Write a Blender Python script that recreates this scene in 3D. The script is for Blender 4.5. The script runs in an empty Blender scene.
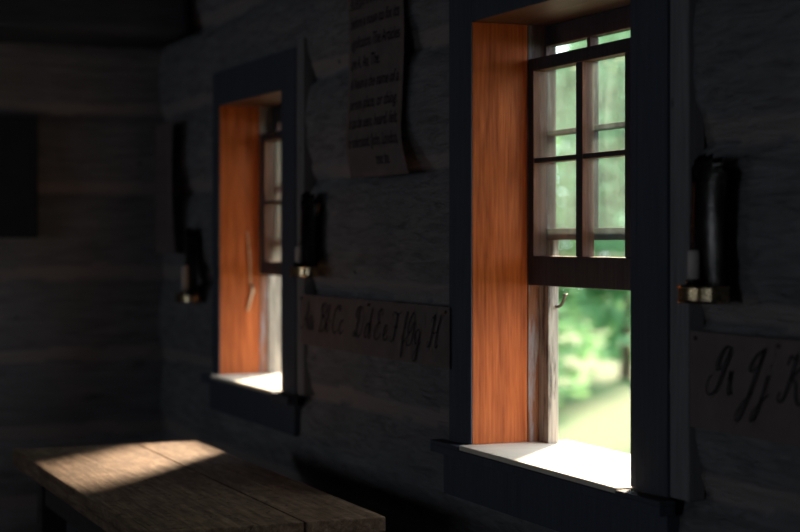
import bpy, bmesh, math, random
from mathutils import Vector, Matrix, noise

random.seed(7)
sc = bpy.context.scene
COL = sc.collection
EYE = 1.4            # all heights below are written relative to the camera's eye and lifted at the end
PI = math.pi

# ------------------------------------------------------------------ materials
def new_mat(name):
    m = bpy.data.materials.new(name); m.use_nodes = True
    nt = m.node_tree; nt.nodes.clear()
    out = nt.nodes.new('ShaderNodeOutputMaterial')
    return m, nt, out

def N(nt, t, **kw):
    n = nt.nodes.new(t)
    for k, v in kw.items():
        if k.startswith('i_'):
            n.inputs[k[2:].replace('_', ' ')].default_value = v
        else:
            setattr(n, k, v)
    return n

def coords(nt, scale=(1, 1, 1), rot=(0, 0, 0)):
    tc = N(nt, 'ShaderNodeTexCoord'); mp = N(nt, 'ShaderNodeMapping')
    mp.inputs['Scale'].default_value = scale; mp.inputs['Rotation'].default_value = rot
    nt.links.new(tc.outputs['Object'], mp.inputs['Vector'])
    return mp.outputs['Vector']

def ramp(nt, fac, stops):
    r = N(nt, 'ShaderNodeValToRGB')
    els = r.color_ramp.elements
    while len(els) < len(stops): els.new(0.5)
    for e, (p, c) in zip(els, stops):
        e.position = p; e.color = (*c, 1) if len(c) == 3 else c
    nt.links.new(fac, r.inputs['Fac'])
    return r.outputs['Color']

def noise_tex(nt, vec, scale, detail=6, rough=.6, dist=0):
    n = N(nt, 'ShaderNodeTexNoise'); n.inputs['Scale'].default_value = scale
    n.inputs['Detail'].default_value = detail; n.inputs['Roughness'].default_value = rough
    n.inputs['Distortion'].default_value = dist
    nt.links.new(vec, n.inputs['Vector'])
    return n.outputs['Fac']

def mix(nt, fac, a, b, mode='MIX'):
    m = N(nt, 'ShaderNodeMix', data_type='RGBA', blend_type=mode)
    for s, v in ((m.inputs[0], fac), (m.inputs[6], a), (m.inputs[7], b)):
        if isinstance(v, (int, float)): s.default_value = v
        elif isinstance(v, tuple): s.default_value = (*v, 1)
        else: nt.links.new(v, s)
    return m.outputs[2]

def surface(nt, out, color, rough=.6, bump=None, bstr=.3, bdist=.01, spec=.3, metal=0):
    b = N(nt, 'ShaderNodeBsdfPrincipled')
    if isinstance(color, tuple): b.inputs['Base Color'].default_value = (*color, 1)
    else: nt.links.new(color, b.inputs['Base Color'])
    if isinstance(rough, (int, float)): b.inputs['Roughness'].default_value = rough
    else: nt.links.new(rough, b.inputs['Roughness'])
    b.inputs['Specular IOR Level'].default_value = spec
    b.inputs['Metallic'].default_value = metal
    if bump is not None:
        bp = N(nt, 'ShaderNodeBump'); bp.inputs['Strength'].default_value = bstr; bp.inputs['Distance'].default_value = bdist
        nt.links.new(bump, bp.inputs['Height']); nt.links.new(bp.outputs['Normal'], b.inputs['Normal'])
    nt.links.new(b.outputs['BSDF'], out.inputs['Surface'])
    return b

def wood(name, dark, mid, light, axis='Z', rough=.55, knots=True, spec=.3, bstr=.25, worn=None, scale=1.0):
    """grain running along axis; knots; optional bleached/worn patches"""
    m, nt, out = new_mat(name)
    sx = {'X': (1.2, 22, 22), 'Y': (22, 1.2, 22), 'Z': (22, 22, 1.2)}[axis]
    sx = tuple(s * scale for s in sx)
    v = coords(nt, sx)
    g1 = noise_tex(nt, v, 2.2, 8, .65, .6)
    v2 = coords(nt, tuple(s * 3.5 for s in sx))
    g2 = noise_tex(nt, v2, 2.0, 4, .5)
    v3 = coords(nt, (1, 1, 1)); g3 = noise_tex(nt, v3, 6, 3, .5)
    c = ramp(nt, g1, [(.28, dark), (.52, mid), (.75, light)])
    c = mix(nt, .35, c, ramp(nt, g2, [(.35, dark), (.65, light)]))
    c = mix(nt, ramp(nt, g3, [(.3, (.0, .0, .0)), (.8, (.45, .45, .45))]), c, mid)
    if knots:
        vk = coords(nt, {'X': (2.4, 7, 7), 'Y': (7, 2.4, 7), 'Z': (7, 7, 4.2)}[axis])
        vo = N(nt, 'ShaderNodeTexVoronoi'); vo.inputs['Scale'].default_value = 1.3; nt.links.new(vk, vo.inputs['Vector'])
        k = ramp(nt, vo.outputs['Distance'], [(.045, (1, 1, 1)), (.09, (0, 0, 0))])
        c = mix(nt, k, c, tuple(x * .3 for x in dark))
    if worn:
        wv = coords(nt, {'X': (3, 30, 30), 'Y': (30, 3, 30), 'Z': (30, 30, 3)}[axis])
        w = ramp(nt, noise_tex(nt, wv, 1.4, 6, .7), [(.5, (0, 0, 0)), (.62, (1, 1, 1))])
        c = mix(nt, w, c, worn)
    surface(nt, out, c, rough, g1, bstr, .004, spec)
    return m

def plain(name, col, rough=.5, metal=0, var=.15, nscale=30, spec=.3, bstr=.15):
    m, nt, out = new_mat(name)
    f = noise_tex(nt, coords(nt), nscale, 5, .6)
    c = ramp(nt, f, [(.3, tuple(x * (1 - var) for x in col)), (.7, tuple(min(1, x * (1 + var)) for x in col))])
    surface(nt, out, c, rough, f, bstr, .003, spec, metal)
    return m

M = {}
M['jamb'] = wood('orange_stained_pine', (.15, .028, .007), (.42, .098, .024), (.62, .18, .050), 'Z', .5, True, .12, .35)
M['strip'] = wood('reddish_weathered_strip', (.09, .035, .02), (.24, .09, .045), (.38, .2, .13), 'Z', .6, False, .2, .4, worn=(.30, .27, .29))
M['shaded_pine'] = wood('pine_darkened_as_shade', (.035, .014, .008), (.075, .028, .014), (.11, .042, .02), 'X', .5, False)  # jamb pine with the shade under the head put into its colour
M['casing'] = wood('dark_casing', (.056, .062, .082), (.076, .084, .110), (.10, .106, .13), 'Z', .8, False, .12, .3)  # even dark blue-grey tone for casings, stool and apron
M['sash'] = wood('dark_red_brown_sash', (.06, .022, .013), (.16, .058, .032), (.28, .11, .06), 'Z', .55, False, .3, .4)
M['sash_shade'] = wood('shaded_sash_face', (.03, .028, .034), (.045, .042, .05), (.07, .06, .065), 'Z', .7, False, .15, .3)  # dark copy of the sash wood, shade put into its room side
M['sash_out'] = wood('weathered_brown_sash', (.03, .02, .022), (.075, .042, .042), (.13, .085, .085), 'Z', .7, False, .2, .6, worn=(.19, .16, .175))
M['post'] = wood('grey_weathered_post', (.12, .10, .09), (.42, .36, .30), (.68, .60, .50), 'Z', .8, False, .15, .9, worn=(.09, .075, .065))
M['sill'] = plain('worn_cream_sill', (.78, .69, .57), .6, 0, .06, 18, .3)
M['table'] = None
M['paper'] = plain('aged_paper', (.34, .27, .265), .85, 0, .12, 14, .1)
M['ink'] = plain('dark_ink', (.06, .05, .055), .8, 0, .1, 20, .1)
M['iron'] = plain('rusty_iron', (.18, .14, .12), .5, .7, .3, 120, .4)
M['candle'] = plain('tallow_candle', (.62, .54, .50), .5, 0, .08, 30, .3)
M['cord'] = plain('bleached_cord', (.62, .42, .28), .8, 0, .15, 200, .1)
M['floor'] = wood('dark_floor_boards', (.03, .026, .026), (.055, .047, .045), (.08, .068, .06), 'X', .8, True, .15)
M['beam'] = wood('dark_log_beam', (.04, .046, .062), (.06, .068, .09), (.08, .09, .115), 'Y', .85, False, .1)
M['board'] = plain('black_slate', (.035, .037, .045), .8, 0, .1, 9, .1)
M['bark'] = plain('grey_bark', (.16, .12, .09), .9, 0, .35, 12, .1, .8)

def tin(nm, lo, hi):
    m, nt, out = new_mat(nm)
    f = noise_tex(nt, coords(nt), 26, 6, .65)
    c = ramp(nt, f, [(.3, lo), (.7, hi)])
    r = ramp(nt, f, [(.3, (.14, .14, .14)), (.8, (.34, .34, .34))])
    surface(nt, out, c, r, f, .25, .004, .5, 1)
    return m
M['tin'] = tin('old_tinplate', (.055, .05, .05), (.12, .11, .105))
M['brass'] = tin('bright_tin_rim', (.45, .33, .19), (.85, .68, .44))

def table_mat():
    m, nt, out = new_mat('worn_scratched_table_boards')
    v = coords(nt, (2, 26, 26)); g = noise_tex(nt, v, 2.4, 8, .7, .4)
    c = ramp(nt, g, [(.3, (.085, .052, .037)), (.5, (.23, .148, .10)), (.7, (.38, .27, .19))])
    spots = noise_tex(nt, coords(nt, (1, 1.3, 1)), 34, 4, .75)
    c = mix(nt, ramp(nt, spots, [(.57, (0, 0, 0)), (.66, (1, 1, 1))]), c, (.07, .04, .028))
    big = noise_tex(nt, coords(nt, (3, 5, 5)), 3.2, 5, .7, 1.2)
    c = mix(nt, ramp(nt, big, [(.42, (0, 0, 0)), (.66, (.7, .7, .7))]), c, (.10, .062, .042))
    surface(nt, out, c, .75, g, .6, .006, .08)
    return m
M['table'] = table_mat()

def wall_mat():
    m, nt, out = new_mat('whitewashed_hewn_logs')
    v = coords(nt, (1.6, 1, 9)); streak = noise_tex(nt, v, 6, 8, .65, .8)
    blot = noise_tex(nt, coords(nt), 2.6, 5, .6)
    c = ramp(nt, streak, [(.25, (.13, .125, .13)), (.5, (.33, .315, .33)), (.8, (.46, .44, .455))])
    c = mix(nt, ramp(nt, blot, [(.4, (0, 0, 0)), (.7, (.6, .6, .6))]), c, (.22, .215, .235))
    ck = N(nt, 'ShaderNodeAttribute', attribute_name='chink')
    c = mix(nt, ck.outputs['Fac'], c, (.46, .39, .385))
    holes = N(nt, 'ShaderNodeTexVoronoi'); holes.inputs['Scale'].default_value = 5.5; nt.links.new(coords(nt), holes.inputs['Vector'])
    c = mix(nt, ramp(nt, holes.outputs['Distance'], [(.03, (1, 1, 1)), (.05, (0, 0, 0))]), c, (.05, .045, .045))
    fine = noise_tex(nt, coords(nt, (1, 1, 4)), 22, 6, .7)
    h = mix(nt, .5, streak, fine)
    surface(nt, out, c, .85, h, 1.0, .035, .12)
    return m
M['wall'] = wall_mat()
M['whiteboard'] = wood('whitewashed_edge_board', (.14, .135, .145), (.22, .21, .22), (.28, .27, .28), 'Z', .85, True, .1)

def glass_mat():
    m, nt, out = new_mat('dusty_window_glass')
    tr = N(nt, 'ShaderNodeBsdfTransparent'); tr.inputs[0].default_value = (.97, .99, .98, 1)
    tl = N(nt, 'ShaderNodeBsdfTranslucent'); tl.inputs[0].default_value = (.74, .88, .86, 1)
    df = N(nt, 'ShaderNodeBsdfDiffuse'); df.inputs[0].default_value = (.72, .80, .80, 1)
    gl = N(nt, 'ShaderNodeBsdfGlossy'); gl.inputs['Roughness'].default_value = .03
    m1 = N(nt, 'ShaderNodeMixShader'); m1.inputs[0].default_value = .3
    nt.links.new(tl.outputs[0], m1.inputs[1]); nt.links.new(df.outputs[0], m1.inputs[2])
    f1 = noise_tex(nt, coords(nt, (9, 9, 1.6)), 3.0, 6, .65)
    f2 = noise_tex(nt, coords(nt), 90, 3, .7)
    c = mix(nt, .3, f1, f2)
    d = ramp(nt, c, [(.30, (.008, .008, .008)), (.50, (.02, .02, .02)), (.72, (.06, .06, .06))])
    m2 = N(nt, 'ShaderNodeMixShader'); nt.links.new(d, m2.inputs[0])
    nt.links.new(tr.outputs[0], m2.inputs[1]); nt.links.new(m1.outputs[0], m2.inputs[2])
    fr = N(nt, 'ShaderNodeLayerWeight'); fr.inputs['Blend'].default_value = .5
    pw = N(nt, 'ShaderNodeMath', operation='POWER'); pw.inputs[1].default_value = 3.4; nt.links.new(fr.outputs['Facing'], pw.inputs[0])
    m3 = N(nt, 'ShaderNodeMixShader'); nt.links.new(pw.outputs[0], m3.inputs[0])
    nt.links.new(m2.outputs[0], m3.inputs[1]); nt.links.new(gl.outputs[0], m3.inputs[2])
    nt.links.new(m3.outputs[0], out.inputs['Surface'])
    return m
M['glass'] = glass_mat()

def leaf_mat(name, a, b, c_):
    m, nt, out = new_mat(name)
    f = noise_tex(nt, coords(nt), 1.1, 4, .7)
    c = ramp(nt, f, [(.3, a), (.5, b), (.7, c_)])
    d = N(nt, 'ShaderNodeBsdfDiffuse'); t = N(nt, 'ShaderNodeBsdfTranslucent')
    nt.links.new(c, d.inputs[0]); nt.links.new(c, t.inputs[0])
    x = N(nt, 'ShaderNodeMixShader'); x.inputs[0].default_value = .5
    nt.links.new(d.outputs[0], x.inputs[1]); nt.links.new(t.outputs[0], x.inputs[2])
    nt.links.new(x.outputs[0], out.inputs['Surface'])
    return m
LEAF = [leaf_mat('leaves_bluish', (.12, .27, .13), (.25, .46, .25), (.46, .68, .42)),
        leaf_mat('leaves_fresh', (.10, .23, .09), (.23, .41, .18), (.42, .62, .33)),
        leaf_mat('leaves_deep', (.06, .16, .075), (.14, .30, .14), (.30, .50, .26))]

def lawn_mat():
    m, nt, out = new_mat('mown_lawn')
    f = noise_tex(nt, coords(nt), 1.3, 6, .7)
    c = ramp(nt, f, [(.3, (.036, .080, .026)), (.55, (.056, .105, .037)), (.75, (.080, .125, .050))])
    surface(nt, out, c, .9, noise_tex(nt, coords(nt), 30, 4, .7), .5, .03, .1)
    return m
M['lawn'] = lawn_mat()

# ------------------------------------------------------------------ build helpers
def wloc(o):
    v = Vector((0, 0, 0))
    while o: v += o.location; o = o.parent
    return v

def setp(o, label=None, cat=None, group=None, kind=None):
    if label: o['label'] = label
    if cat: o['category'] = cat
    if group: o['group'] = group
    if kind: o['kind'] = kind
    return o

def thing(name, loc, label=None, cat=None, group=None, kind=None):
    o = bpy.data.objects.new(name, None); o.empty_display_size = .05
    COL.objects.link(o); o.location = loc
    return setp(o, label, cat, group, kind)

def obj(name, bm, m, parent=None, smooth=False, bevel=0):
    """bm in room coordinates -> ONE mesh object whose origin sits at its parent's (or at its own base)"""
    if bevel:
        bmesh.ops.recalc_face_normals(bm, faces=bm.faces[:])
        bmesh.ops.bevel(bm, geom=[e for e in bm.edges if len(e.link_faces) == 2 and e.calc_face_angle(0) > .6],
                        offset=bevel, segments=2, profile=.6, affect='EDGES', clamp_overlap=True)
    if parent: off = wloc(parent)
    else:
        xs = [v.co for v in bm.verts]
        mn = Vector((min(c[i] for c in xs) for i in range(3))); mx = Vector((max(c[i] for c in xs) for i in range(3)))
        off = Vector(((mn.x + mx.x) / 2, (mn.y + mx.y) / 2, mn.z))
    bmesh.ops.translate(bm, vec=-off, verts=bm.verts[:])
    me = bpy.data.meshes.new(name); bm.to_mesh(me); bm.free()
    if smooth:
        for p in me.polygons: p.use_smooth = True
    me.materials.append(m)
    o = bpy.data.objects.new(name, me); COL.objects.link(o)
    if parent: o.parent = parent
    else: o.location = off
    return o

def box(bm, x0, x1, y0, y1, z0, z1):
    r = bmesh.ops.create_cube(bm, size=1)
    for v in r['verts']:
        v.co = Vector((x0 if v.co.x < 0 else x1, y0 if v.co.y < 0 else y1, z0 if v.co.z < 0 else z1))
    return r['verts']

def boxes(*bs):
    bm = bmesh.new()
    for b in bs: box(bm, *b)
    return bm

def tube(bm, pts, r, seg=8, taper=None):
    rings = []
    for i, p in enumerate(pts):
        p = Vector(p)
        a = Vector(pts[max(0, i - 1)]); b = Vector(pts[min(len(pts) - 1, i + 1)])
        d = (b - a).normalized(); q = d.to_track_quat('Z', 'Y')
        rr = r if taper is None else r * (1 + (taper - 1) * i / (len(pts) - 1))
        rings.append([bm.verts.new(p + q @ Vector((rr * math.cos(t * 2 * PI / seg), rr * math.sin(t * 2 * PI / seg), 0))) for t in range(seg)])
    for a, b in zip(rings, rings[1:]):
        for i in range(seg): bm.faces.new((a[i], a[(i + 1) % seg], b[(i + 1) % seg], b[i]))
    bm.faces.new(rings[0][::-1]); bm.faces.new(rings[-1])

def lathe(bm, c, prof, seg=20):
    rings = []
    for r, z in prof:
        rings.append([bm.verts.new((c[0] + r * math.cos(t * 2 * PI / seg), c[1] + r * math.sin(t * 2 * PI / seg), c[2] + z)) for t in range(seg)])
    for a, b in zip(rings, rings[1:]):
        for i in range(seg): bm.faces.new((a[i], a[(i + 1) % seg], b[(i + 1) % seg], b[i]))
    bm.faces.new(rings[0][::-1]); bm.faces.new(rings[-1])

def sub_wob(bm, amp=.0015, sc_=9, cuts=0):
    for v in bm.verts:
        n = noise.noise_vector(v.co * sc_)
        v.co += n * amp

# ------------------------------------------------------------------ window measurements
W = {1: dict(x0=-3.576, x1=-2.848, cl=.125, cr=.135, top=.505, ctop=.575, sill=-.474, base=-.605),
     2: dict(x0=-5.642, x1=-4.967, cl=.08, cr=.133, top=.461, ctop=.580, sill=-.463, base=-.588)}
WALLY = .033           # mean face of the log wall; the casings stand at y = 0
OUT = .226             # outer face of the wall
XB, XR = -6.53, 1.6   # far wall, wall behind the camera's right
YB = -4.4
ZF, ZC = -1.4, 1.0

# ------------------------------------------------------------------ log wall surface
def courses(seed):
    return [-1.28, -1.02, -.755, -.465, -.150, .175, .485, .775, 1.05]
def log_depth(u, z, seams, seed):
    """u along the wall; returns (offset towards the room, chink amount)"""
    wob = lambda k: .012 * noise.noise(Vector((u * 1.7 + k * 7.3 + seed, k, 0))) + .006 * noise.noise(Vector((u * 7 + k, 3.1, seed)))
    off, ch = 0, 0
    for i in range(len(seams) - 1):
        a = seams[i] + wob(i); b = seams[i + 1] + wob(i + 1)
        if a <= z < b or (i == 0 and z < a) or (i == len(seams) - 2 and z >= b):
            h = b - a; t = (z - a) / h
            band = .045 + .014 * noise.noise(Vector((u * 2.3, i * 5.1, seed)))
            lo, hi = band / h, 1 - .012 / h
            if t < lo:          # plaster chinking sloping out from the seam below
                k = max(0, t / lo)
                off = -.012 + .014 * k; ch = 1
                if t < .0: off = -.012
            elif t > hi: off = -.016; ch = 0
            else:
                s = (t - lo) / (hi - lo)
                off = .024 * (1 - abs(2 * s - 1) ** 3.2) - .004
            break
    p = Vector((u * 2.2, z * 9, seed * 1.7))
    off += .009 * noise.fractal(p, 1.0, 2.0, 5) + .004 * noise.noise(Vector((u * 9, z * 26, seed)))
    return off, ch

def log_wall(name, umin, umax, axis, pos, sgn, du, holes, seed, back, dufar=None):
    """a hewn log wall in whitewash; axis 'x' or 'y' is its running direction, sgn the direction of the room"""
    us = set(); u = umin
    while u < umax - 1e-6: us.add(round(u, 4)); u += du(u)
    us.add(umax)
    for h in holes: us.add(h[0]); us.add(h[1])
    us = sorted(us)
    zs = set(); z = ZF
    while z < ZC: zs.add(round(z, 4)); z += .012
    zs.add(ZC)
    for h in holes: zs.add(h[2]); zs.add(h[3])
    zs = sorted(zs)
    bm = bmesh.new(); lay = bm.verts.layers.float.new('chink')
    g = {}; 
    def P(u, d, z): return (u, pos + sgn * d, z) if axis == 'x' else (pos + sgn * d, u, z)
    seams = courses(seed)
    for i, u in enumerate(us):
        for j, z in enumerate(zs):
            d, c = log_depth(u, z, seams, seed)
            v = bm.verts.new(P(u, d, z)); v[lay] = c; g[i, j] = v
    def inhole(a, b, c, d):
        mu, mz = (a + b) / 2, (c + d) / 2
        return any(h[0] < mu < h[1] and h[2] < mz < h[3] for h in holes)
    for i in range(len(us) - 1):
        for j in range(len(zs) - 1):
            if inhole(us[i], us[i + 1], zs[j], zs[j + 1]): continue
            bm.faces.new((g[i, j], g[i + 1, j], g[i + 1, j + 1], g[i, j + 1]))
    # outer skin, as coarse panels round the holes
    cu = sorted({umin, umax} | {h[0] for h in holes} | {h[1] for h in holes})
    cz = sorted({ZF, ZC} | {h[2] for h in holes} | {h[3] for h in holes})
    for a, b in zip(cu, cu[1:]):
        for c, d in zip(cz, cz[1:]):
            if inhole(a, b, c, d): continue
            bm.faces.new([bm.verts.new(P(*q)) for q in ((a, back, c), (b, back, c), (b, back, d), (a, back, d))])
    for h in holes:             # the cut log ends round the opening
        for (a, c, b, d) in ((h[0], h[2], h[1], h[2]), (h[1], h[2], h[1], h[3]), (h[1], h[3], h[0], h[3]), (h[0], h[3], h[0], h[2])):
            bm.faces.new([bm.verts.new(P(*q)) for q in ((a, -.0, c), (b, -.0, d), (b, back, d), (a, back, c))])
    if axis == 'y': pass
    for (a, c, b, d) in ((umin, ZF, umax, ZF), (umax, ZF, umax, ZC), (umax, ZC, umin, ZC), (umin, ZC, umin, ZF)):
        bm.faces.new([bm.verts.new(P(*q)) for q in ((a, -.03, c), (b, -.03, d), (b, back, d), (a, back, c))])
    o = obj(name, bm, M['wall'], None, smooth=True)
    return setp(o, kind='structure')

holes = [(w['x0'] - .025, w['x1'] + .025, w['sill'] - .03, w['top'] + .03) for w in W.values()]
wx = log_wall('wall_window', XB - .1, XR + .1, 'x', WALLY, -1, lambda u: .016 if u < -2.1 else .08, holes, 1.0, -(OUT - WALLY))
# hewn surface of the far wall, the wall behind the camera with its added openings and the right wall
log_wall('wall_far', YB - .2, OUT, 'y', XB, 1, lambda u: .02 if u > -1.6 else .08, [], 5.0, -.25)
FILL_OPENINGS = [(-5.6, -4.85, -.40, .40), (-1.0, 0.2, -.40, .40)]       # two unseen openings added behind the camera to let in fill light
log_wall('wall_behind', XB - .1, XR + .1, 'x', YB, 1, lambda u: .09, FILL_OPENINGS, 9.0, -.25)
log_wall('wall_right', YB - .2, OUT, 'y', XR, -1, lambda u: .09, [], 3.0, -.25)

setp(obj('floor', boxes((XB - .25, XR + .25, YB - .25, OUT, ZF - .12, ZF)), M['floor']), kind='structure')
setp(obj('ceiling', boxes((XB - .25, XR + .25, YB - .25, OUT, ZC, ZC + .1)), M['beam']), kind='structure')
bm = boxes((XB + .01, -5.99, YB + .05, -.012, .745, ZC))
setp(obj('trim_beam', bm, M['beam'], bevel=.02), kind='structure')
setp(obj('baseboard_window', boxes((XB, XR, -.03, .03, ZF, ZF + .16)), M['casing'], bevel=.006), kind='structure')
for k, h in enumerate(FILL_OPENINGS):
    dr = thing('window_%d' % (k + 3), ((h[0] + h[1]) / 2, YB, h[2]), kind='structure')  # frames one of the added fill-light openings
    obj('casing', boxes((h[0] - .1, h[0], YB - .05, YB + .06, h[2] - .1, h[3] + .1), (h[1], h[1] + .1, YB - .05, YB + .06, h[2] - .1, h[3] + .1),
                        (h[0], h[1], YB - .05, YB + .06, h[3], h[3] + .1), (h[0], h[1], YB - .05, YB + .06, h[2] - .1, h[2])), M['casing'], dr, bevel=.004)
    obj('muntin', boxes(((h[0] + h[1]) / 2 - .012, (h[0] + h[1]) / 2 + .012, YB - .16, YB - .13, h[2], h[3]), (h[0], h[1], YB - .16, YB - .132, -.06, -.04)), M['casing'], dr)

# ------------------------------------------------------------------ windows
def sash(name, root, xs, zs, y0, y1, mat, rails, label=None):
    """xs: list of (left,right) of each pane column; zs: same for rows; rails = (outer left, outer right, bottom, top)"""
    L, Rr, B, T = rails
    bl = [(L, xs[0][0], y0, y1, B, T), (xs[-1][1], Rr, y0, y1, B, T),
          (xs[0][0], xs[-1][1], y0, y1, B, zs[0][0]), (xs[0][0], xs[-1][1], y0, y1, zs[-1][1], T)]
    for a, b in zip(xs, xs[1:]): bl.append((a[1], b[0], y0 + .001, y1 - .003, zs[0][0], zs[-1][1]))
    for a, b in zip(zs, zs[1:]):
        for c in xs: bl.append((c[0], c[1], y0 + .002, y1 - .004, a[1], b[0]))
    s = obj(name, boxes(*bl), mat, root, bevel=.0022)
    s.data.materials.append(M['sash_shade'])
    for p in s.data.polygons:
        if p.normal.y < -.8: p.material_index = 1  # faces turned to the room take the shaded copy
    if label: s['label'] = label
    ym = y0 + .0175 if name == 'lower_sash' else y0 + .019
    g = bmesh.new()
    for c in xs:
        for r in zs: box(g, c[0] - .004, c[1] + .004, ym - .0012, ym + .0012, r[0] - .004, r[1] + .004)
    obj('pane', g, M['glass'], s)
    return s

def window(k):
    w = W[k]; x0, x1, top, sl = w['x0'], w['x1'], w['top'], w['sill']
    root = thing('window_%d' % k, ((x0 + x1) / 2, 0, w['base']), kind='structure')
    ct = w['ctop']
    # casings round the opening, on the room side
    bm = boxes((x0 - w['cl'], x0 - .0245, 0, .04, sl - .002, ct), (x1 + .0245, x1 + w['cr'], 0, .04, sl - .002, ct),
               (x0 - .0245, x0, 0, .004, sl + .0005, ct), (x1, x1 + .0245, 0, .004, sl + .0005, ct))
    obj('casing', bm, M['casing'], root, bevel=.003)
    obj('head_casing', boxes((x0, x1, .001, .0045, top, ct), (x0, x1, .0045, .04, top + .029, ct)), M['casing'], root, bevel=.003)
    bm = boxes((x1 + w['cr'] + .001, x1 + w['cr'] + .066, .004, .04, sl, ct + .02))
    sub_wob(bm, .002); obj('edge_board', bm, M['whiteboard'], root, bevel=.004)
    # lining boards of the deep opening
    o = obj('jamb', boxes((x0 - .024, x0, .0045, .146, sl, top)), M['jamb'], root, bevel=.0015); o['label'] = 'orange-brown stained side board'
    obj('jamb', boxes((x1, x1 + .024, .0045, .146, sl, top)), M['shaded_pine'], root, bevel=.0015)  # right jamb darkened to cut bounce light onto the left one
    obj('head', boxes((x0 - .024, x1 + .024, .005, OUT, top, top + .028)), M['shaded_pine'], root)
    # sill board with horns lapping over the casings
    bm = bmesh.new()
    xl, xr = x0 - w['cl'] - .035, x1 + w['cr'] + .03
    box(bm, x0 - .001, x1 + .001, -.030, OUT + .03, sl - .012, sl)
    o = obj('sill', bm, M['sill'], root, bevel=.003); o['label'] = 'cream sill board, bright in the daylight'
    obj('stool', boxes((xl, xr, -.034, -.0005, sl - .031, sl - .0125), (xl, x0 - .0012, -.034, -.0005, sl - .0124, sl - .003), (x1 + .0012, xr, -.034, -.0005, sl - .0124, sl - .003)), M['casing'], root, bevel=.002)  # sill horns, their unlit look put into the dark colour
    obj('apron', boxes((x0 - w['cl'] - .02, x1 + w['cr'] + .01, -.006, .04, w['base'], sl - .031)), M['casing'], root, bevel=.003)
    # track strips and outer blind stops
    dz = -.105 if k == 1 else -.118
    obj('parting_strip', boxes((x0 - .02, x0 + .004, .1465, .175, sl, dz), (x1 - .004, x1 + .02, .1465, .175, sl, dz)), M['strip'], root, bevel=.001)
    bm = bmesh.new()
    sw = .049 if k == 1 else .010
    for xa, xb in ((x0 - .03, x0 + sw), (x1 - sw, x1 + .03)):
        box(bm, xa, xb, .1755, .203, sl, dz); box(bm, xa, xb, .188, .203, dz, .0 if k == 1 else -.018)
    o = obj('blind_stop', bm, M['post'], root, bevel=.002); o['label'] = 'grey weathered upright board'
    obj('outer_frame', boxes((x0 - .024, x0, .147, .210 if k == 1 else .228, sl, top), (x1, x1 + .024, .147, .210 if k == 1 else .228, sl, top)), M['sash_out'] if k == 1 else M['post'], root)
    if k == 1:
        s = sash('lower_sash', root, [(-3.550, -3.344), (-3.314, -3.128), (-3.098, -2.905)], [(-.037, .179), (.191, .394)],
                 .148, .183, M['sash'], (-3.575, -2.849, -.106, .424), 'red-brown sash raised in front of the upper one')
        sash('upper_sash', root, [(-3.566, -3.370), (-3.355, -3.160), (-3.145, -2.93)], [(.027, .244), (.256, .455)],
             .190, .217, M['sash_out'], (-3.572, -2.852, .0, .503), 'weathered upper sash')
    else:
        s = sash('lower_sash', root, [(-5.594, -5.420), (-5.392, -5.218), (-5.190, -5.010)], [(-.072, .123), (.134, .340)],
                 .148, .183, M['sash'], (-5.641, -4.968, -.120, .368))
        sash('upper_sash', root, [(-5.585, -5.425), (-5.395, -5.225), (-5.195, -5.02)], [(.010, .186), (.198, .405)],
             .190, .224, M['sash_out'], (-5.638, -4.971, -.018, .459))
    return root
for k in (1, 2): window(k)

# bent nail in the grey upright of the near window
bm = bmesh.new(); tube(bm, [(-3.545, .196, -.156), (-3.515, .196, -.155), (-3.498, .194, -.151), (-3.483, .192, -.140), (-3.470, .190, -.126)], .0036, 8)
lathe(bm, (-3.469, .190, -.127), [(.0065, 0), (.0065, .003)], 8)
setp(obj('bent_nail', bm, M['iron'], None, True), 'bent iron nail sticking out of the grey upright board in the nearer window', 'nail')

# cord with a wooden toggle hanging on the left jamb of the far window
c0 = thing('sash_cord', (-5.632, .107, -.242), 'bleached cord with a wooden peg at its end, hanging in the far window', 'cord')
bm = bmesh.new(); tube(bm, [(-5.634, .100, .03), (-5.632, .104, -.02), (-5.632, .108, -.08), (-5.631, .110, -.16)], .0026, 6)
obj('cord', bm, M['cord'], c0, True)
bm = bmesh.new(); tube(bm, [(-5.629, .112, -.155), (-5.628, .118, -.172), (-5.628, .110, -.20), (-5.628, .098, -.245)], .0075, 8, .55)
obj('peg', bm, M['cord'], c0, True)

# ------------------------------------------------------------------ table
TZ = -.60
tb = thing('school_table', (-4.2, -.55, ZF), 'long scratched wooden table under the far window, a patch of sunlight on its top', 'table')
bm = bmesh.new()
TX0, TX1 = -4.93, -3.42
for a, b in ((-.795, -.462), (-.458, -.275)):
    vs = box(bm, TX0, TX1, a, b, TZ - .032, TZ)
obj('tabletop', bm, M['table'], tb, bevel=.003)
obj('front_lip', boxes((TX0, TX1, -.822, -.7955, TZ - .045, TZ + .003)), M['table'], tb, bevel=.005)
obj('apron', boxes((TX0 + .12, TX1 - .12, -.76, -.735, TZ - .14, TZ - .033), (TX0 + .12, TX1 - .12, -.335, -.31, TZ - .14, TZ - .033)), M['floor'], tb, bevel=.003)
for x in (TX0 + .1, TX1 - .17):
    for y in (-.77, -.37):
        obj('leg', boxes((x, x + .07, y, y + .07, ZF + .001, TZ - .033)), M['floor'], tb, bevel=.004)
obj('stretcher', boxes((TX0 + .17, TX1 - .17, -.57, -.53, ZF + .2, ZF + .26)), M['floor'], tb, bevel=.003)

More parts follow.
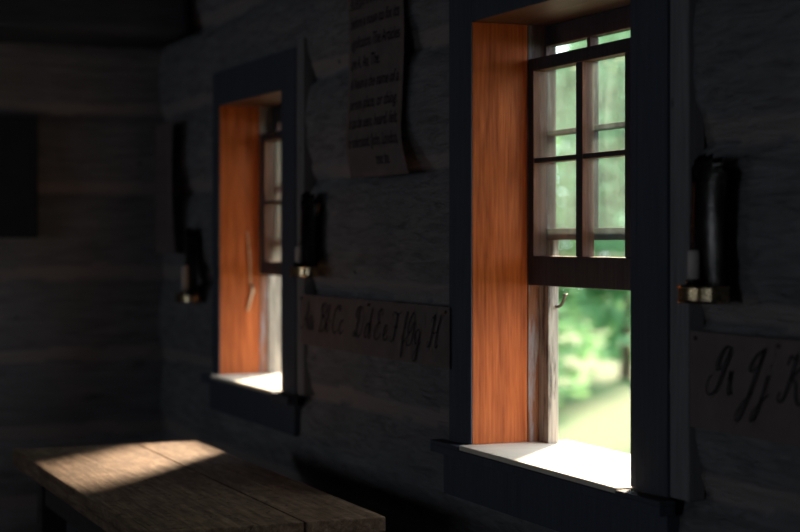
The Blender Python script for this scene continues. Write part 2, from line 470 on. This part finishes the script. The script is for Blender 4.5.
# ------------------------------------------------------------------ candle sconces and their candles
def plate_mesh(cx, w, h, z0, y):
    """tin back plate: flat shield with a crimped fan-shaped arched head and turned-in edges"""
    bm = bmesh.new(); n = 13; m = 22
    g = {}
    for i in range(n):
        s = -1 + 2 * i / (n - 1)
        topz = h - (.16 * w) * (1 - math.sqrt(max(0, 1 - (s * .98) ** 2))) * 2.2 + .004 * math.cos(i * PI)
        for j in range(m):
            t = j / (m - 1)
            z = z0 + t * topz
            bow = .015 * (1 - s * s)
            crimp = .005 * math.cos(i * PI) * max(0, (t - .8) / .2)
            g[i, j] = bm.verts.new((cx + s * w / 2, y - bow + crimp - .006 * math.sin(t * PI), z))
    for i in range(n - 1):
        for j in range(m - 1): bm.faces.new((g[i, j], g[i + 1, j], g[i + 1, j + 1], g[i, j + 1]))
    bmesh.ops.solidify(bm, geom=bm.faces[:], thickness=.0012)
    return bm

def pan_mesh(cx, w, z0, y, dep, hgt):
    """half-round drip tray with an upright band and a rolled rim"""
    bm = bmesh.new(); n = 18
    arc = [(cx - w / 2 * math.cos(PI * i / n), y - dep * math.sin(PI * i / n) ** .7) for i in range(n + 1)]
    lo = [bm.verts.new((a, b, z0)) for a, b in arc]; hi = [bm.verts.new((a, b, z0 + hgt)) for a, b in arc]
    for i in range(n): bm.faces.new((lo[i], lo[i + 1], hi[i + 1], hi[i]))
    bm.faces.new(lo)
    bmesh.ops.solidify(bm, geom=bm.faces[:], thickness=.0015)
    tube(bm, [(a, b, z0 + hgt) for a, b in arc], .0022, 6)
    tube(bm, [(a, b, z0) for a, b in arc], .0026, 6)
    return bm

def sconce(cx, w, z0, z1, dep, label, clabel, cs, ch, tilt=0):
    g = 'tin candle sconces along the window wall'
    y = -.008
    t = thing('candle_sconce', (cx, y, z0), label, 'candle holder', g)
    obj('back_plate', plate_mesh(cx, w, z1 - z0, z0, y), M['tin'], t, True)
    obj('drip_tray', pan_mesh(cx, w * .98, z0, y - .001, dep, .026), M['brass'], t)
    px, py = cx + cs * w, y - dep * .5
    bm = bmesh.new(); lathe(bm, (px, py, z0 + .002), [(.020, 0), (.020, .002), (.0155, .004), (.0155, .034), (.017, .036)], 18)
    obj('socket', bm, M['tin'], t, True)
    t.rotation_euler.y = tilt
    bm = bmesh.new(); lathe(bm, (px, py, z0 + .040), [(.0115, 0), (.0115, ch - .004), (.009, ch), (.003, ch + .001)], 16)
    c = thing('candle', (px, py, z0 + .040), clabel, 'candle', 'candles in the sconces')
    obj('wax', bm, M['candle'], c, True)
    bm = bmesh.new(); tube(bm, [(px, py, z0 + .040 + ch), (px + .001, py, z0 + .047 + ch), (px + .003, py - .001, z0 + .052 + ch)], .0012, 5)
    obj('wick', bm, M['ink'], c)
    return t
sconce(-2.552, .120, -.108, .150, .052, 'tall tin candle sconce at the right of the nearer window', 'stub of pale candle in the sconce right of the nearer window', -.12, .05)
sconce(-4.672, .140, -.104, .140, .055, 'tin candle sconce between the two windows, above the start of the alphabet', 'short candle in the sconce between the two windows', -.15, .045)
sconce(-5.945, .160, -.222, .045, .06, 'tin candle sconce left of the far window, near the corner', 'candle in the sconce left of the far window', 0, .09)

# ------------------------------------------------------------------ papers with writing
def strip(name, x0, x1, z0, z1, label, y=-.006):
    t = thing(name, ((x0 + x1) / 2, y, z0), label, 'alphabet chart', 'handwriting alphabet strips')
    bm = bmesh.new(); n = 40; g = []
    for i in range(n + 1):
        u = x0 + (x1 - x0) * i / n
        d = .0022 * noise.noise(Vector((u * 3, 0, 4)))
        g.append([bm.verts.new((u, y + d * 1.0, z)) for z in (z0, (z0 + z1) / 2, z1)])
    for a, b in zip(g, g[1:]):
        for j in range(2): bm.faces.new((a[j], b[j], b[j + 1], a[j + 1]))
    bmesh.ops.solidify(bm, geom=bm.faces[:], thickness=.001)
    obj('sheet', bm, M['paper'], t)
    for x in (x0 + .02, (x0 + x1) / 2 + .02, x1 - .02):
        bm = bmesh.new()
        r = bmesh.ops.create_uvsphere(bm, u_segments=8, v_segments=6, radius=.0045)
        bmesh.ops.translate(bm, vec=(x, y - .002, z1 - .012), verts=r['verts'])
        obj('tack', bm, M['iron'], t)
    return t

# cursive letter forms: strokes in units of the capital height, baseline at 0, upright (slant added later)
LET = {
 'A': [[(.0, .1), (.1, 0), (.25, .15), (.42, .6), (.52, .95), (.5, 1.0), (.5, .6), (.52, .2), (.6, .02), (.7, .08)], [(.2, .42), (.35, .36), (.55, .42)]],
 'a': [[(.36, .42), (.24, .5), (.08, .38), (.04, .16), (.12, .02), (.24, .08), (.36, .4), (.36, .12), (.42, .01), (.52, .12)]],
 'B': [[(.2, .95), (.16, .5), (.1, .0), (.02, .06)], [(.02, .72), (.1, .92), (.34, 1.02), (.52, .88), (.44, .62), (.24, .54), (.46, .48), (.56, .26), (.42, .04), (.22, .0), (.14, .1)]],
 'b': [[(.0, .1), (.18, .55), (.24, .9), (.16, .98), (.1, .7), (.1, .15), (.2, .01), (.34, .16), (.34, .42), (.46, .4)]],
 'C': [[(.3, .8), (.36, .95), (.52, .98), (.5, .8), (.34, .98), (.1, .75), (.02, .35), (.12, .04), (.34, .02), (.52, .2)]],
 'c': [[(.3, .4), (.24, .5), (.08, .38), (.04, .16), (.14, .01), (.3, .06), (.38, .16)]],
 'D': [[(.34, .95), (.28, .5), (.18, .1), (.05, .0), (.0, .1), (.14, .14), (.36, .0), (.6, .1), (.74, .5), (.62, .88), (.36, 1.02), (.12, .9), (.08, .7), (.18, .64)]],
 'd': [[(.34, .4), (.22, .5), (.06, .36), (.02, .14), (.12, .01), (.26, .12), (.38, .6), (.42, 1.05), (.38, .6), (.36, .12), (.44, .0), (.54, .12)]],
 'E': [[(.48, .8), (.5, .95), (.34, 1.02), (.18, .88), (.2, .64), (.36, .54), (.22, .54), (.04, .36), (.04, .12), (.2, .0), (.4, .06), (.52, .24)]],
 'e': [[(.02, .14), (.2, .24), (.32, .4), (.24, .52), (.1, .42), (.06, .18), (.16, .01), (.32, .06), (.42, .2)]],
 'F': [[(.0, .8), (.08, .96), (.3, .9), (.52, .94), (.62, 1.02)], [(.36, .92), (.3, .5), (.24, .12), (.1, .0), (.0, .08), (.04, .18)], [(.16, .5), (.3, .46), (.44, .52)]],
 'f': [[(.02, .1), (.16, .4), (.3, .85), (.26, 1.02), (.18, .8), (.14, .2), (.12, -.35), (.2, -.42), (.26, -.1), (.18, .04), (.4, .12)]],
 'G': [[(.02, .16), (.24, .36), (.46, .78), (.42, 1.0), (.26, .9), (.12, .6), (.16, .38), (.34, .4), (.52, .72), (.5, .3), (.42, .02), (.22, -.04), (.06, .06)]],
 'g': [[(.36, .4), (.24, .5), (.08, .38), (.06, .16), (.16, .04), (.3, .16), (.38, .44), (.34, .0), (.28, -.4), (.14, -.5), (.1, -.34), (.3, -.06), (.5, .12)]],
 'H': [[(.06, .76), (.1, .92), (.2, .9), (.24, .98), (.2, .5), (.14, .1), (.02, .0), (-.04, .08), (.0, .18)], [(.66, 1.02), (.56, .6), (.5, .15), (.58, .0), (.7, .1)], [(.18, .48), (.36, .44), (.6, .54)]],
 'h': [[(.0, .1), (.18, .55), (.24, .9), (.16, .98), (.1, .7), (.06, .0), (.14, .36), (.28, .48), (.32, .3), (.32, .06), (.4, .0), (.5, .12)]],
 'I': [[(.6, .96), (.44, 1.0), (.26, .78), (.24, .5), (.4, .56), (.58, .96), (.44, .4), (.32, .06), (.14, -.06), (.0, .08), (.04, .3), (.12, .36)]],
 'i': [[(.1, .5), (.12, .2), (.16, .0), (.26, .1)], [(.14, .46), (.06, .3)]],
 'J': [[(.52, 1.0), (.32, .86), (.2, .62), (.3, .54), (.46, .72), (.56, 1.04), (.4, .4), (.22, -.3), (.08, -.52), (.04, -.36), (.2, -.1), (.44, .14)]],
 'j': [[(.2, .5), (.12, .0), (.04, -.36), (-.06, -.48), (-.08, -.34), (.1, -.08), (.34, .12)], [(.23, .68), (.24, .72)]],
 'K': [[(.06, .76), (.12, .94), (.22, .88), (.3, .98), (.22, .5), (.14, .1), (.02, .0), (-.04, .1), (.02, .2)], [(.7, 1.0), (.5, .74), (.26, .52), (.4, .42), (.5, .12), (.62, .0), (.76, .12)]],
 'k': [[(.0, .1), (.18, .55), (.24, .9), (.16, .98), (.1, .7), (.06, .0), (.14, .34), (.3, .44), (.28, .26), (.12, .22), (.26, .14), (.34, .0), (.46, .12)]],
}
def smooth_pts(p, k=6):
    o = []
    for i in range(len(p) - 1):
        a, b, c, d = p[max(0, i - 1)], p[i], p[i + 1], p[min(len(p) - 1, i + 2)]
        for s in range(k):
            t = s / k
            o.append(tuple(.5 * (2 * b[q] + (c[q] - a[q]) * t + (2 * a[q] - 5 * b[q] + 4 * c[q] - d[q]) * t * t + (3 * b[q] - a[q] - 3 * c[q] + d[q]) * t ** 3) for q in (0, 1)))
    o.append(p[-1]); return o

def script(parent, items, zb, cap, y=-.0092, pen=.0026):
    bm = bmesh.new()
    for ch, x in items:
        for st in LET[ch]:
            pts = smooth_pts(st)
            pts3 = [(x + (a * 1.12 + b * .34) * cap, zb + b * cap) for a, b in pts]
            L = []
            for i, (a, b) in enumerate(pts3):
                p, q = pts3[max(0, i - 1)], pts3[min(len(pts3) - 1, i + 1)]
                dx, dz = q[0] - p[0], q[1] - p[1]; m_ = math.hypot(dx, dz) or 1
                wgt = pen * (.55 + .75 * max(0, -dz / m_))       # heavier down strokes
                nx, nz = -dz / m_ * wgt, dx / m_ * wgt
                L.append((bm.verts.new((a + nx, y, b + nz)), bm.verts.new((a - nx, y, b - nz))))
            for (a, b), (c, d) in zip(L, L[1:]): bm.faces.new((a, b, d, c))
    return obj('lettering', bm, M['ink'], parent)

s1 = strip('alphabet_strip', -4.770, -3.684, -.307, -.160, 'long paper strip of handwritten letters Aa to Hh between the windows')
script(s1, [('A', -4.755), ('a', -4.690), ('B', -4.600), ('b', -4.545), ('C', -4.490), ('c', -4.435), ('D', -4.322), ('d', -4.240), ('E', -4.170), ('e', -4.110), ('F', -4.055), ('f', -3.985), ('G', -3.955), ('g', -3.900), ('H', -3.812)], -.261, .080)
s2 = strip('alphabet_strip', -2.625, -2.12, -.335, -.163, 'long paper strip of handwritten letters Ii, Jj, Kk right of the nearer window')
script(s2, [('I', -2.570), ('i', -2.513), ('J', -2.468), ('j', -2.412), ('K', -2.352), ('k', -2.275)], -.267, .083)

def scroll_pt(u, z, x0=-4.37, wid=.395):
    """point on the hanging paper: u across 0..1, z height"""
    t = max(0, (.30 - z) / .14)                    # towards the curled foot
    x = x0 + u * wid + .085 * min(1, t) ** 1.5
    y = -.008 - .010 * math.sin(u * PI) - .012 * max(0, min(1, t)) * (1 - .3 * u) - .006 * math.sin(z * 9)
    return x, y
def scroll(x0, wid, ztop, zbot, label, fn):
    t = thing('wall_chart', (x0 + wid / 2, -.02, zbot), label, 'paper chart')
    bm = bmesh.new(); nu, nz = 14, 44; g = {}
    for i in range(nu + 1):
        for j in range(nz + 1):
            z = zbot + (ztop - zbot) * j / nz; u = i / nu
            x, y = fn(u, z); g[i, j] = bm.verts.new((x, y, z))
    for i in range(nu):
        for j in range(nz): bm.faces.new((g[i, j], g[i + 1, j], g[i + 1, j + 1], g[i, j + 1]))
    # rolled-up foot
    bmesh.ops.solidify(bm, geom=bm.faces[:], thickness=.0008)
    obj('sheet', bm, M['paper'], t, True)
    return t
sc1 = scroll(-4.37, .395, .80, .165, 'long hanging paper chart with lines of grammar writing between the windows', scroll_pt)
rows = [('An Article is a word placed', .627, .00), ('before a noun to fix its', .572, .00), ('signification. The Articles', .516, .00), ('are A, An, The.', .462, .0),
        ('A Noun is the name of a', .406, .0), ('person, place, or thing.', .351, .0), ('It can be seen, heard, felt,', .300, .0),
        ('or understood. (John, London,', .247, .0), ('honour, date.', .196, .50)]
bmt = bmesh.new()
for txt, zb, ind in rows:
    cu = bpy.data.curves.new('line', 'FONT'); cu.body = txt; cu.size = .046; cu.shear = .25; cu.resolution_u = 3; cu.offset = .0004
    to = bpy.data.objects.new('line', cu); COL.objects.link(to)
    dg = bpy.context.evaluated_depsgraph_get(); me = to.evaluated_get(dg).to_mesh()
    xs = [v.co.x for v in me.vertices]; wd = max(xs) - min(xs)
    full = .345 * (1 if ind == 0 else .42) * min(1, len(txt) / 23)
    k = min(full / wd, .80)
    vs = []
    for v in me.vertices:
        u = (.03 + ind * .40 + v.co.x * k) / .395; z = zb + v.co.y * 1.0
        x, y = scroll_pt(u, z); vs.append(bmt.verts.new((x, y - .0022, z)))
    for p in me.polygons:
        try: bmt.faces.new([vs[i] for i in p.vertices])
        except ValueError: pass
    to.evaluated_get(dg).to_mesh_clear()
    bpy.data.objects.remove(to)
box(bmt, -4.318, -4.225, -.0215, -.021, .6195, .6215)      # the underlined word
obj('lettering', bmt, M['ink'], sc1)
bm = bmesh.new(); tube(bm, [(-4.17, .0, .785), (-4.17, -.045, .787)], .0035, 8); obj('nail', bm, M['iron'], sc1)

def scroll2_pt(u, z):
    t = (z + .05) / .48
    return -6.42 + .31 * u + (.04 * (1 - t) ** 2 if u > .5 else .0) - .02 * math.sin(t * PI) * u, -.028 - .022 * math.sin(u * PI) * (1.1 - t) - .012 * u
sc2 = scroll(-6.42, .31, .44, -.05, 'narrow paper chart hanging in the far corner', scroll2_pt)
bm = bmesh.new()
for r_ in range(6):                                        # faint handwriting, too dim to read
    zb = .36 - r_ * .062
    for q in range(3):
        pts = smooth_pts([(-6.385 + q * .075 + .012 * i + random.uniform(-.003, .003), zb + (.022 if i % 2 else 0) * random.uniform(.6, 1.5)) for i in range(6)], 4)
        L = []
        for (a, b) in pts:
            u = (a + 6.42) / .31; y = scroll2_pt(u, b)[1] - .002
            L.append((bm.verts.new((a, y, b + .0015)), bm.verts.new((a, y, b - .0015))))
        for (a, b), (c, d) in zip(L, L[1:]): bm.faces.new((a, b, d, c))
obj('lettering', bm, M['ink'], sc2)

# dark slate hanging on the far wall
bb = thing('blackboard', (XB + .06, -1.0, .008), 'black writing board hanging on the far wall', 'board')
obj('slate', boxes((XB + .036, XB + .05, -1.63, -.49, .03, .45)), M['board'], bb)
obj('frame', boxes((XB + .034, XB + .058, -1.65, -1.63, .008, .465), (XB + .034, XB + .058, -.49, -.466, .008, .465),
                   (XB + .034, XB + .058, -1.63, -.49, .008, .03), (XB + .034, XB + .058, -1.63, -.49, .45, .465)), M['board'], bb, bevel=.003)

# ------------------------------------------------------------------ outdoors
GZ = -1.85
bm = bmesh.new(); bmesh.ops.create_grid(bm, x_segments=60, y_segments=50, size=1)
for v in bm.verts:
    v.co = Vector((-20 + v.co.x * 34, OUT + .02 + 30 + v.co.y * 30, GZ)); v.co.z += .05 * noise.noise(v.co * .4)
setp(obj('lawn', bm, M['lawn'], None, True), kind='structure')
bm = boxes((XB - .3, XR + .3, YB - .3, OUT, GZ - .05, ZF - .121))
bm = bmesh.new()                     # roof overhang above the windows
vs = box(bm, XB - .6, XR + .3, OUT, OUT + .34, .93, .97)
for v in vs:
    if v.co.y > OUT + .1: v.co.z -= .05
for k in range(18): box(bm, XB - .3 + k * .48, XB - .2 + k * .48, OUT + .001, OUT + .30, .83, .90)
setp(obj('trim_eaves', bm, M['post']), kind='structure')
bm = boxes((XB - .3, XR + .3, YB - .3, OUT, GZ - .05, ZF - .121))
setp(obj('trim_foundation', bm, M['wall']), kind='structure')

def foliage(cx, cy, z0, rx, ry, h, n, size, seed):
    rnd = random.Random(seed); bm = bmesh.new()
    lobes = []
    for k in range(16):
        a = rnd.uniform(0, 2 * PI); q = rnd.uniform(.1, .75); zz = rnd.uniform(.12, .90)
        wid = math.sqrt(max(.1, 1 - (2 * zz - .9) ** 2))
        lobes.append((cx + rx * q * wid * math.cos(a), cy + ry * q * wid * math.sin(a), z0 + h * zz, rnd.uniform(.28, .48)))
    for k in range(n):
        L = rnd.choice(lobes)
        d = Vector((rnd.gauss(0, 1), rnd.gauss(0, 1), rnd.gauss(0, 1))).normalized() * (rnd.random() ** .4)
        p = Vector((L[0] + d.x * L[3] * rx, L[1] + d.y * L[3] * ry, L[2] + d.z * L[3] * h * .42))
        p.z = max(z0 + .02, min(z0 + h, p.z))
        s = size * rnd.uniform(.6, 1.4)
        nrm = Vector((rnd.gauss(0, 1), rnd.gauss(0, 1), rnd.gauss(.6, 1))).normalized(); q = nrm.to_track_quat('Z', 'Y')
        bm.faces.new([bm.verts.new(p + q @ Vector(c)) for c in ((-s, 0, 0), (0, -s * .5, 0), (s, 0, s * .2), (0, s * .5, 0))])
    return bm
def tree(x, y, r, h, n, label, m, seed, bush=False):
    t = thing('leafy_bush' if bush else 'leafy_tree', (x, y, GZ), label, 'bush' if bush else 'tree', 'bushes along the lawn' if bush else 'trees beyond the lawn')
    z0 = GZ + (.02 if bush else .25)
    obj('foliage', foliage(x, y, z0, r, r * .8, h - (z0 - GZ), n, .16 if not bush else .11, seed), LEAF[m], t)
    bm = bmesh.new(); rr = random.Random(seed)
    tube(bm, [(x, y, GZ - .05), (x + .05, y, GZ + h * .3), (x + rr.uniform(-.2, .2), y + .1, GZ + h * .75)], .10 if not bush else .04, 8, .4)
    for q in range(4):
        a = rr.uniform(0, 2 * PI); zq = GZ + h * rr.uniform(.25, .5)
        tube(bm, [(x + .03, y, zq), (x + r * .5 * math.cos(a), y + r * .4 * math.sin(a), zq + h * .25)], .035 if not bush else .015, 6, .4)
    obj('trunk', bm, M['bark'], t, True)

trees = [(-13.2, 2, 4.75, 'deep green tree added unseen to block low sky, right of the nearer window view, leftmost of those four'),  # first four are unseen, added to keep low sky off the jamb
         (-9.8, 0, 4.6, 'bluish green tree added unseen to block low sky, right of the nearer window view, second of those four'),
         (-5.6, 1, 7.2, 'fresh green tree added unseen to block low sky, right of the nearer window view, third of those four'),
         (-1.6, 2, 8.0, 'deep green tree added unseen to block low sky, right of the nearer window view, rightmost of those four'),
         (-36.6, 0, 4.9, 'bluish green tree beyond the lawn, left end of the row, outside both window views'),
         (-33.2, 1, 6.0, 'fresh green tree seen in the left part of the far window panes'),
         (-29.8, 2, 6.0, 'deep green tree seen in the right part of the far window panes'),
         (-26.4, 0, 4.9, 'bluish green tree hidden behind the wall between the two windows'),
         (-23.9, 1, 5.9, 'fresh green tree just left of what the nearer window shows'),
         (-19.9, 0, 5.9, 'bluish green tree filling the left and middle panes of the nearer window'),
         (-16.3, 1, 4.7, 'fresh green tree at the right edge of the nearer window panes')]
for i, (x, m_, hh, lab) in enumerate(trees):
    tree(x, (9.8 if x < -15 else 8.6 if x < -9 else 6.6) + .4 * math.sin(i * 2.1), 1.62 if x < -9 else 2.1, hh, 3300 if -24 < x < -19 else 2400 if x < -15 else 3600, lab, m_, 100 + i)
bushes = [(-35.6, 0, 2.2, 'bluish green bush at the far left end of the lawn edge'),
          (-32.9, 1, 2.7, 'fresh green bush seen low in the left part of the far window'),
          (-30.2, 2, 2.3, 'deep green bush seen low in the right part of the far window'),
          (-27.4, 0, 2.6, 'bluish green bush hidden by the wall just right of the far window'),
          (-24.7, 1, 2.2, 'fresh green bush hidden by the wall just left of the nearer window'),
          (-22.0, 0, 2.8, 'bluish green bush beside the grey upright in the open part of the nearer window'),
          (-19.5, 2, 2.5, 'deep green bush in the middle of the open part of the nearer window'),
          (-17.2, 1, 2.9, 'fresh green bush at the right of the open part of the nearer window')]
for j, (x, m_, hh, lab) in enumerate(bushes):
    tree(x, 7.0 + .25 * math.sin(j * 1.7), 1.3, hh, 2600, lab, m_, 300 + j, True)

# ------------------------------------------------------------------ lift everything to the floor's height
for o in list(sc.objects):
    if o.parent is None: o.location.z += EYE

# ------------------------------------------------------------------ light
w = bpy.data.worlds.new('World'); sc.world = w; w.use_nodes = True
nt = w.node_tree; bg = nt.nodes['Background']; bg.inputs[0].default_value = (.80, .91, 1.0, 1); bg.inputs[1].default_value = 4.8
sd = bpy.data.lights.new('Sun', 'SUN'); sd.energy = 30; sd.color = (1, .80, .56); sd.angle = math.radians(8)
so = bpy.data.objects.new('Sun', sd); COL.objects.link(so)
AZ, EL = math.radians(48), math.radians(18.5)      # sun stands to the left of the windows, low
d = Vector((-math.sin(AZ) * math.cos(EL), math.cos(AZ) * math.cos(EL), math.sin(EL)))
so.rotation_euler = d.to_track_quat('Z', 'Y').to_euler(); so.location = d * 10
# portals: they only guide the sampling of the sky through the openings
def portal(x0, x1, z0, z1, y, facing):
    ad = bpy.data.lights.new('Portal', 'AREA'); ad.shape = 'RECTANGLE'; ad.size = x1 - x0; ad.size_y = z1 - z0
    ad.cycles.is_portal = True
    ao = bpy.data.objects.new('Portal', ad); COL.objects.link(ao)
    ao.location = ((x0 + x1) / 2, y, (z0 + z1) / 2 + EYE); ao.rotation_euler = (facing * PI / 2, 0, 0)
for q in W.values(): portal(q['x0'], q['x1'], q['sill'], q['top'], OUT + .04, -1)
for h in FILL_OPENINGS: portal(h[0], h[1], h[2], h[3], YB - .26, 1)

# ------------------------------------------------------------------ camera
cd = bpy.data.cameras.new('Camera'); cam = bpy.data.objects.new('Camera', cd); COL.objects.link(cam); sc.camera = cam
F = 1700.0
cd.sensor_width = 36; cd.lens = 36 * F / 800; cd.shift_y = -26 / 800; cd.clip_start = .05; cd.clip_end = 500
cam.location = (0, -1.65, EYE); cam.rotation_euler = (PI / 2, 0, PI / 2 - math.atan(700 / 1700))
cd.dof.use_dof = True; cd.dof.focus_distance = 3.62; cd.dof.aperture_fstop = 2.6

vs = sc.view_settings; sc.display_settings.display_device = 'sRGB'
vs.view_transform = 'Standard'; vs.look = 'None'; vs.exposure = 0; vs.gamma = 1; vs.use_curve_mapping = False
cy = sc.cycles
cy.use_denoising = True; cy.max_bounces = 10; cy.diffuse_bounces = 6; cy.transparent_max_bounces = 24
cy.caustics_reflective = False; cy.caustics_refractive = False; cy.sample_clamp_indirect = 4
cy.use_adaptive_sampling = False
